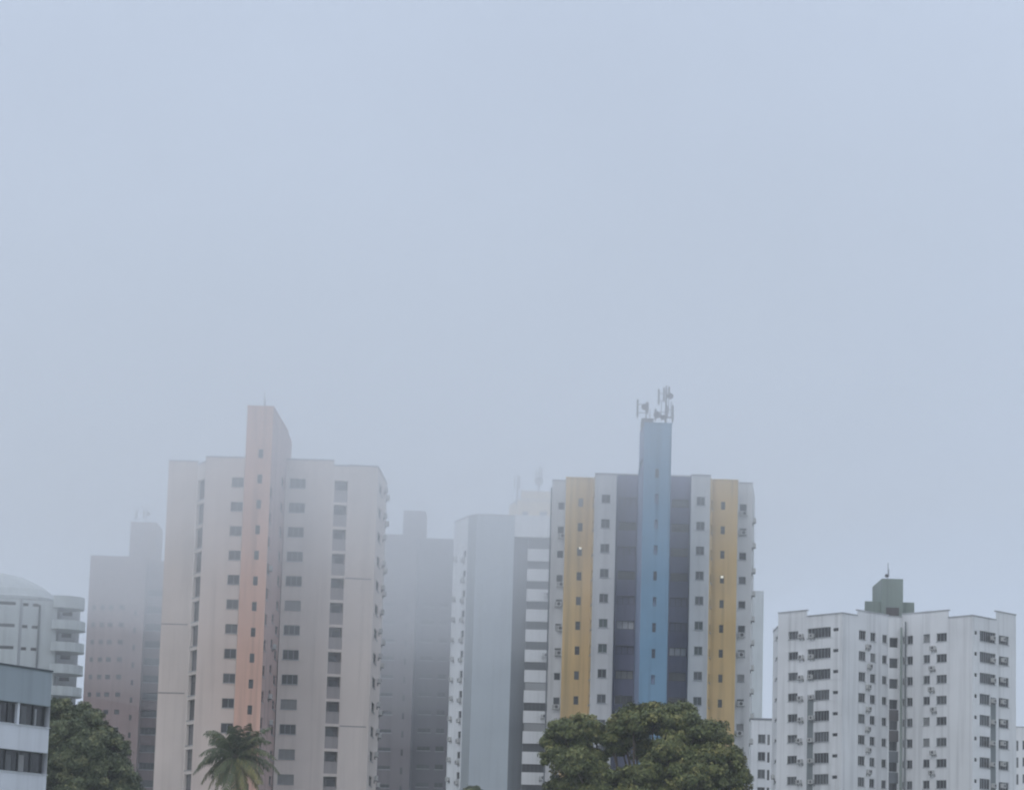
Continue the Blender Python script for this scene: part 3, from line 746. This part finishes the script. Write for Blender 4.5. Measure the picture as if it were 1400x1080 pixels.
tree('mango_tree', 'broad leafy tree with a gap in its crown, below the yellow and blue tower', 180, 885, big, M['leaf'], .25, 1.0, .4)
small = [(82,972,17,0),(112,978,17,.5),(124,984,17,0),(92,1000,24,-.5),(138,1002,17,0),(122,1018,26,-1),(155,1024,20,0),(100,1040,28,-.8),(146,1052,27,-.6),(170,1068,17,0),(80,1062,24,0),(115,1080,30,-1),(160,1095,28,0),(75,1020,16,.5),(174,1090,16,0),(50,1000,22,1),(45,1050,30,1),(100,1115,36,0)]
tree('leafy_tree', 'dark rounded tree beside the ribbon windowed building', 205, 105, small, M['leaf_dark'], .25, 1.05, .34)
tip = [(647,1083,8,0),(643,1092,13,0),(652,1096,13,.2),(647,1110,20,0)]
tree('small_tree', 'tip of a small dark tree below the blank walled tower', 230, 647, tip, M['leaf_dark'], .26, 1.4, .12, .3)

# coconut palm
D = 230
cen = at(323, 1034, D); base = Vector((cen.x + .5, D, 0))
pr = thing('palm_tree', 'coconut palm with arching fronds in front of the peach shaft tower', 'palm', base)
cr = cen - base
wood = MB(); wood.tube([(0, 0, -.2), (.25, .1, cr.z*.35), (.05, .05, cr.z*.7), tuple(cr + Vector((0, 0, -.1)))], [.26, .19, .16, .15], 10)
wood.build('trunk', M['palm_bark'], pr)
fronds = []
for a in (98, 76, 116, 58, 134, 42, 148, 26, 160, 10, 172, -6, 186, -22, 202, -40, 222, -60, 244, -80, 262, 50, 140, 18, 166, -14, 194, -48, 232, 68, 88, 124): fronds.append((a, random.uniform(-.75, .75)))
for a in (-64, -72, -90, -100, -112, 236, 252, -30, -44, 214): fronds.append((a, random.uniform(-1.1, -.3)))
for a in (104, 82, 128, 52): fronds.append((a, random.uniform(-.9, .2)))
PV, PF, PT, rach = [], [], [], MB()
for fi, (a, dep) in enumerate(fronds):
    a = R(a + random.uniform(-9, 9)); Lf = random.uniform(2.6, 3.7)*(1.0 if math.sin(a) < .8 else .85)
    d0 = Vector((math.cos(a), dep, math.sin(a)*.8 + .35)).normalized()
    if math.sin(a) > .55: d0 = Vector((math.cos(a)*.8, dep*.7, 1.0)).normalized()
    pts, dirn, pos = [], d0.copy(), cr.copy()
    ns = 26
    for s_ in range(ns+1):
        pts.append(pos.copy()); pos = pos + dirn*Lf/ns
        dirn = (dirn + Vector((0, 0, -1))*(.045 + .05*s_/ns)*(.72 if math.sin(a) > .6 else .85)).normalized()
    rach.tube([tuple(q_) for q_ in pts[::2]], [.045*(1-.85*q_/13) for q_ in range(len(pts[::2]))], 5)
    old = np.clip(.38 + (.27 if math.cos(a) > .15 and math.sin(a) < -.1 else 0) + (.12 if math.sin(a) < -.4 else 0) + random.uniform(-.2, .2), 0, 1)
    for s_ in range(2, ns+1):
        for half in (0,) if s_ % 4 else (0, .5):
            tt = (s_+half)/ns
            if tt > 1: continue
            p0 = pts[s_] if half == 0 else pts[s_].lerp(pts[min(s_+1, ns)], .5)
            tg = (pts[min(s_+1, ns)] - pts[s_-1]).normalized()
            sd = tg.cross(Vector((0, 0, 1))); sd = sd.normalized() if sd.length > .05 else Vector((0, 1, 0))
            for sg in (-1, 1):
                ll = 1.0*math.sin(math.pi*min(1, .18+.80*tt))**.6*random.uniform(.8, 1.1) + .08
                d1 = (sd*sg*.8 + tg*.55 + Vector((0, 0, -.3 + random.uniform(-.3, .15)))).normalized()
                d2 = (d1 + Vector((0, 0, random.uniform(-1.5, -.7)))).normalized()
                wv = tg*.045
                p1 = p0 + d1*ll*.5; p2 = p1 + d2*ll*.5
                k0 = len(PV); PV += [p0-wv*.6, p0+wv*.6, p1+wv, p1-wv, p2]
                PF += [(k0, k0+1, k0+2, k0+3), (k0+3, k0+2, k0+4)]; tnt = float(np.clip(old + random.gauss(0, .1), 0, 1)); PT += [tnt, tnt]
me = mesh('crown', PV, PF, M['frond'])
at_ = me.attributes.new('tint', 'FLOAT', 'FACE'); at_.data.foreach_set('value', PT)
cro = link('crown', me, pr)
rach.build('frond_stems', M['palm_bark'], cro)

# ================================================================== ground, air, sky
def ground_mat():
    m, nt, b = nodes('ground')
    N, L = nt.nodes, nt.links
    n_ = N.new('ShaderNodeTexNoise'); n_.inputs['Scale'].default_value = .04; n_.inputs['Detail'].default_value = 8
    tc = N.new('ShaderNodeTexCoord'); L.new(tc.outputs['Object'], n_.inputs['Vector'])
    cr_ = N.new('ShaderNodeValToRGB'); e_ = cr_.color_ramp.elements
    e_[0].position, e_[0].color = .4, (.13, .15, .09, 1); e_[1].position, e_[1].color = .6, (.34, .33, .31, 1)
    L.new(n_.outputs['Fac'], cr_.inputs[0]); L.new(cr_.outputs[0], b.inputs['Base Color']); b.inputs['Roughness'].default_value = .95
    return m
gm = MB(); gm.quad([(-2000, -1500, 0), (2000, -1500, 0), (2000, 2500, 0), (-2000, 2500, 0)])
gr = gm.build('ground', ground_mat()); gr['kind'] = 'structure'

def volume(name, dens, col, aniso):
    m = bpy.data.materials.new(name); m.use_nodes = True
    nt = m.node_tree; nt.nodes.remove(nt.nodes['Principled BSDF'])
    v_ = nt.nodes.new('ShaderNodeVolumePrincipled')
    v_.inputs['Density'].default_value = dens; v_.inputs['Color'].default_value = (*col, 1); v_.inputs['Anisotropy'].default_value = aniso
    nt.links.new(v_.outputs[0], nt.nodes['Material Output'].inputs['Volume'])
    return m
hb = MB(); hb.box(-2020, 2020, -1520, 2520, -1, 76)
hz = hb.build('haze', volume('haze air', 0.00038, (.98, .99, 1.0), .55)); hz['kind'] = 'stuff'
# the low cloud that swallows the tower tops: one closed wedge, its underside lower on the left
def fog_mesh(name, prof, y0, y1, ztop, mat):
    """closed cloud body: a billowing underside (lower on the left), an uneven top, upright ends"""
    xs = np.concatenate([[-900, -500, -250], np.linspace(-150, 150, 51), [250, 500, 900]]); ys = np.linspace(y0, y1, 25)
    ph = rng.uniform(0, 6.28, 12)
    def bump(x, y):
        v_ = 0
        for i_, (kx, ky, am) in enumerate([(.055, .021, 1.0), (-.034, .047, 1.2), (.11, .05, .7), (.075, -.083, .7), (.16, .03, .4), (-.14, .12, .4)]):
            v_ += am*math.sin(kx*x + ky*y + ph[i_])
        return v_
    b = MB(); nx, ny = len(xs), len(ys); P0, P1 = [p_[0] for p_ in prof], [p_[1] for p_ in prof]
    for lay in (0, 1):
        for y in ys:
            for x in xs:
                z = np.interp(x, P0, P1) + 0.42*bump(x, y) if lay == 0 else ztop + .3*bump(x+400, y)
                b.v.append((float(x), float(y), float(z)))
    T_ = nx*ny; I = lambda i_, j_: j_*nx + i_
    for j_ in range(ny-1):
        for i_ in range(nx-1):
            q_ = (I(i_, j_), I(i_+1, j_), I(i_+1, j_+1), I(i_, j_+1))
            b.f += [q_[::-1], tuple(T_+k_ for k_ in q_)]
    for i_ in range(nx-1):
        b.f += [(I(i_, 0), I(i_+1, 0), T_+I(i_+1, 0), T_+I(i_, 0)), (I(i_+1, ny-1), I(i_, ny-1), T_+I(i_, ny-1), T_+I(i_+1, ny-1))]
    for j_ in range(ny-1):
        b.f += [(I(0, j_+1), I(0, j_), T_+I(0, j_), T_+I(0, j_+1)), (I(nx-1, j_), I(nx-1, j_+1), T_+I(nx-1, j_+1), T_+I(nx-1, j_))]
    b.m = [0]*len(b.f)
    ob = b.build(name, mat); ob['kind'] = 'stuff'; return ob
for dz, ya, yb, zt, dn in ((-7, 205, 455, 72.8, .0014), (-.5, 180, 485, 73.6, .0025), (7, 195, 470, 74.5, .0036), (9, 442, 496, 75.1, .0028)):   # thickening banks
    fog_air = volume('fog air', dn, (.955, .975, 1.0), .25)
    fog_mesh('fog_bank', [(x, z+dz) for x, z in ((-900, 43), (-60, 41), (-36, 37.5), (-12, 37.5), (8, 41.5), (22, 45), (36, 52), (56, 58), (85, 61), (900, 62.5))], ya, yb, zt, fog_air)

w = bpy.data.worlds.new('World'); sc.world = w; w.use_nodes = True
nt = w.node_tree; bg = nt.nodes['Background']
sky = nt.nodes.new('ShaderNodeTexSky'); sky.sky_type = 'NISHITA'; sky.sun_disc = False
SUN_EL, SUN_AZ = R(48), R(205)
sky.sun_elevation = SUN_EL; sky.sun_rotation = SUN_AZ; sky.air_density = 1.0; sky.dust_density = 3.0; sky.ozone_density = 1.0
mx = nt.nodes.new('ShaderNodeMix'); mx.data_type = 'RGBA'; mx.inputs['Factor'].default_value = 0.88
# an overcast deck over the clear-sky model: brighter overhead than towards the horizon
tc = nt.nodes.new('ShaderNodeTexCoord'); sx = nt.nodes.new('ShaderNodeSeparateXYZ')
nt.links.new(tc.outputs['Generated'], sx.inputs[0])
ov = nt.nodes.new('ShaderNodeValToRGB'); ov.color_ramp.interpolation = 'EASE'
el = ov.color_ramp.elements
el[0].position, el[0].color = 0.20, (.545, .632, .785, 1)
el[1].position, el[1].color = 0.80, (1.00, 1.10, 1.29, 1)
nt.links.new(sx.outputs['Z'], ov.inputs[0])
oc_ = nt.nodes.new('ShaderNodeVectorMath'); oc_.operation = 'SCALE'; oc_.inputs['Scale'].default_value = 10.0
nt.links.new(ov.outputs[0], oc_.inputs[0]); cl = nt.nodes.new('ShaderNodeTexNoise'); cl.inputs['Scale'].default_value = 7.0; cl.inputs['Detail'].default_value = 3
nt.links.new(tc.outputs['Generated'], cl.inputs['Vector'])
cm = nt.nodes.new('ShaderNodeMapRange'); cm.inputs[1].default_value = .3; cm.inputs[2].default_value = .7; cm.inputs[3].default_value = 9.6; cm.inputs[4].default_value = 10.5
nt.links.new(cl.outputs['Fac'], cm.inputs[0]); nt.links.new(cm.outputs[0], oc_.inputs['Scale'])
nt.links.new(oc_.outputs[0], mx.inputs['B'])
nt.links.new(sky.outputs[0], mx.inputs['A']); nt.links.new(mx.outputs['Result'], bg.inputs['Color'])
bg.inputs['Strength'].default_value = 0.1
sun = bpy.data.lights.new('sun', 'SUN'); sun.energy = 0.5; sun.angle = R(20); sun.color = (1.0, .96, .9)
so = bpy.data.objects.new('sun', sun); COL.objects.link(so)
sd_ = Vector((math.sin(SUN_AZ)*math.cos(SUN_EL), math.cos(SUN_AZ)*math.cos(SUN_EL), math.sin(SUN_EL)))
so.rotation_euler = sd_.to_track_quat('Z', 'Y').to_euler()

sc.view_settings.view_transform = 'Standard'; sc.view_settings.look = 'None'
sc.view_settings.exposure = 0.0; sc.view_settings.gamma = 1.0
sc.render.engine = 'CYCLES'
cy = sc.cycles
cy.max_bounces = 12; cy.diffuse_bounces = 3; cy.glossy_bounces = 2; cy.volume_bounces = 6; cy.transmission_bounces = 2
cy.use_denoising = True
cy.pixel_filter_type = 'BLACKMAN_HARRIS'; cy.filter_width = 2.1
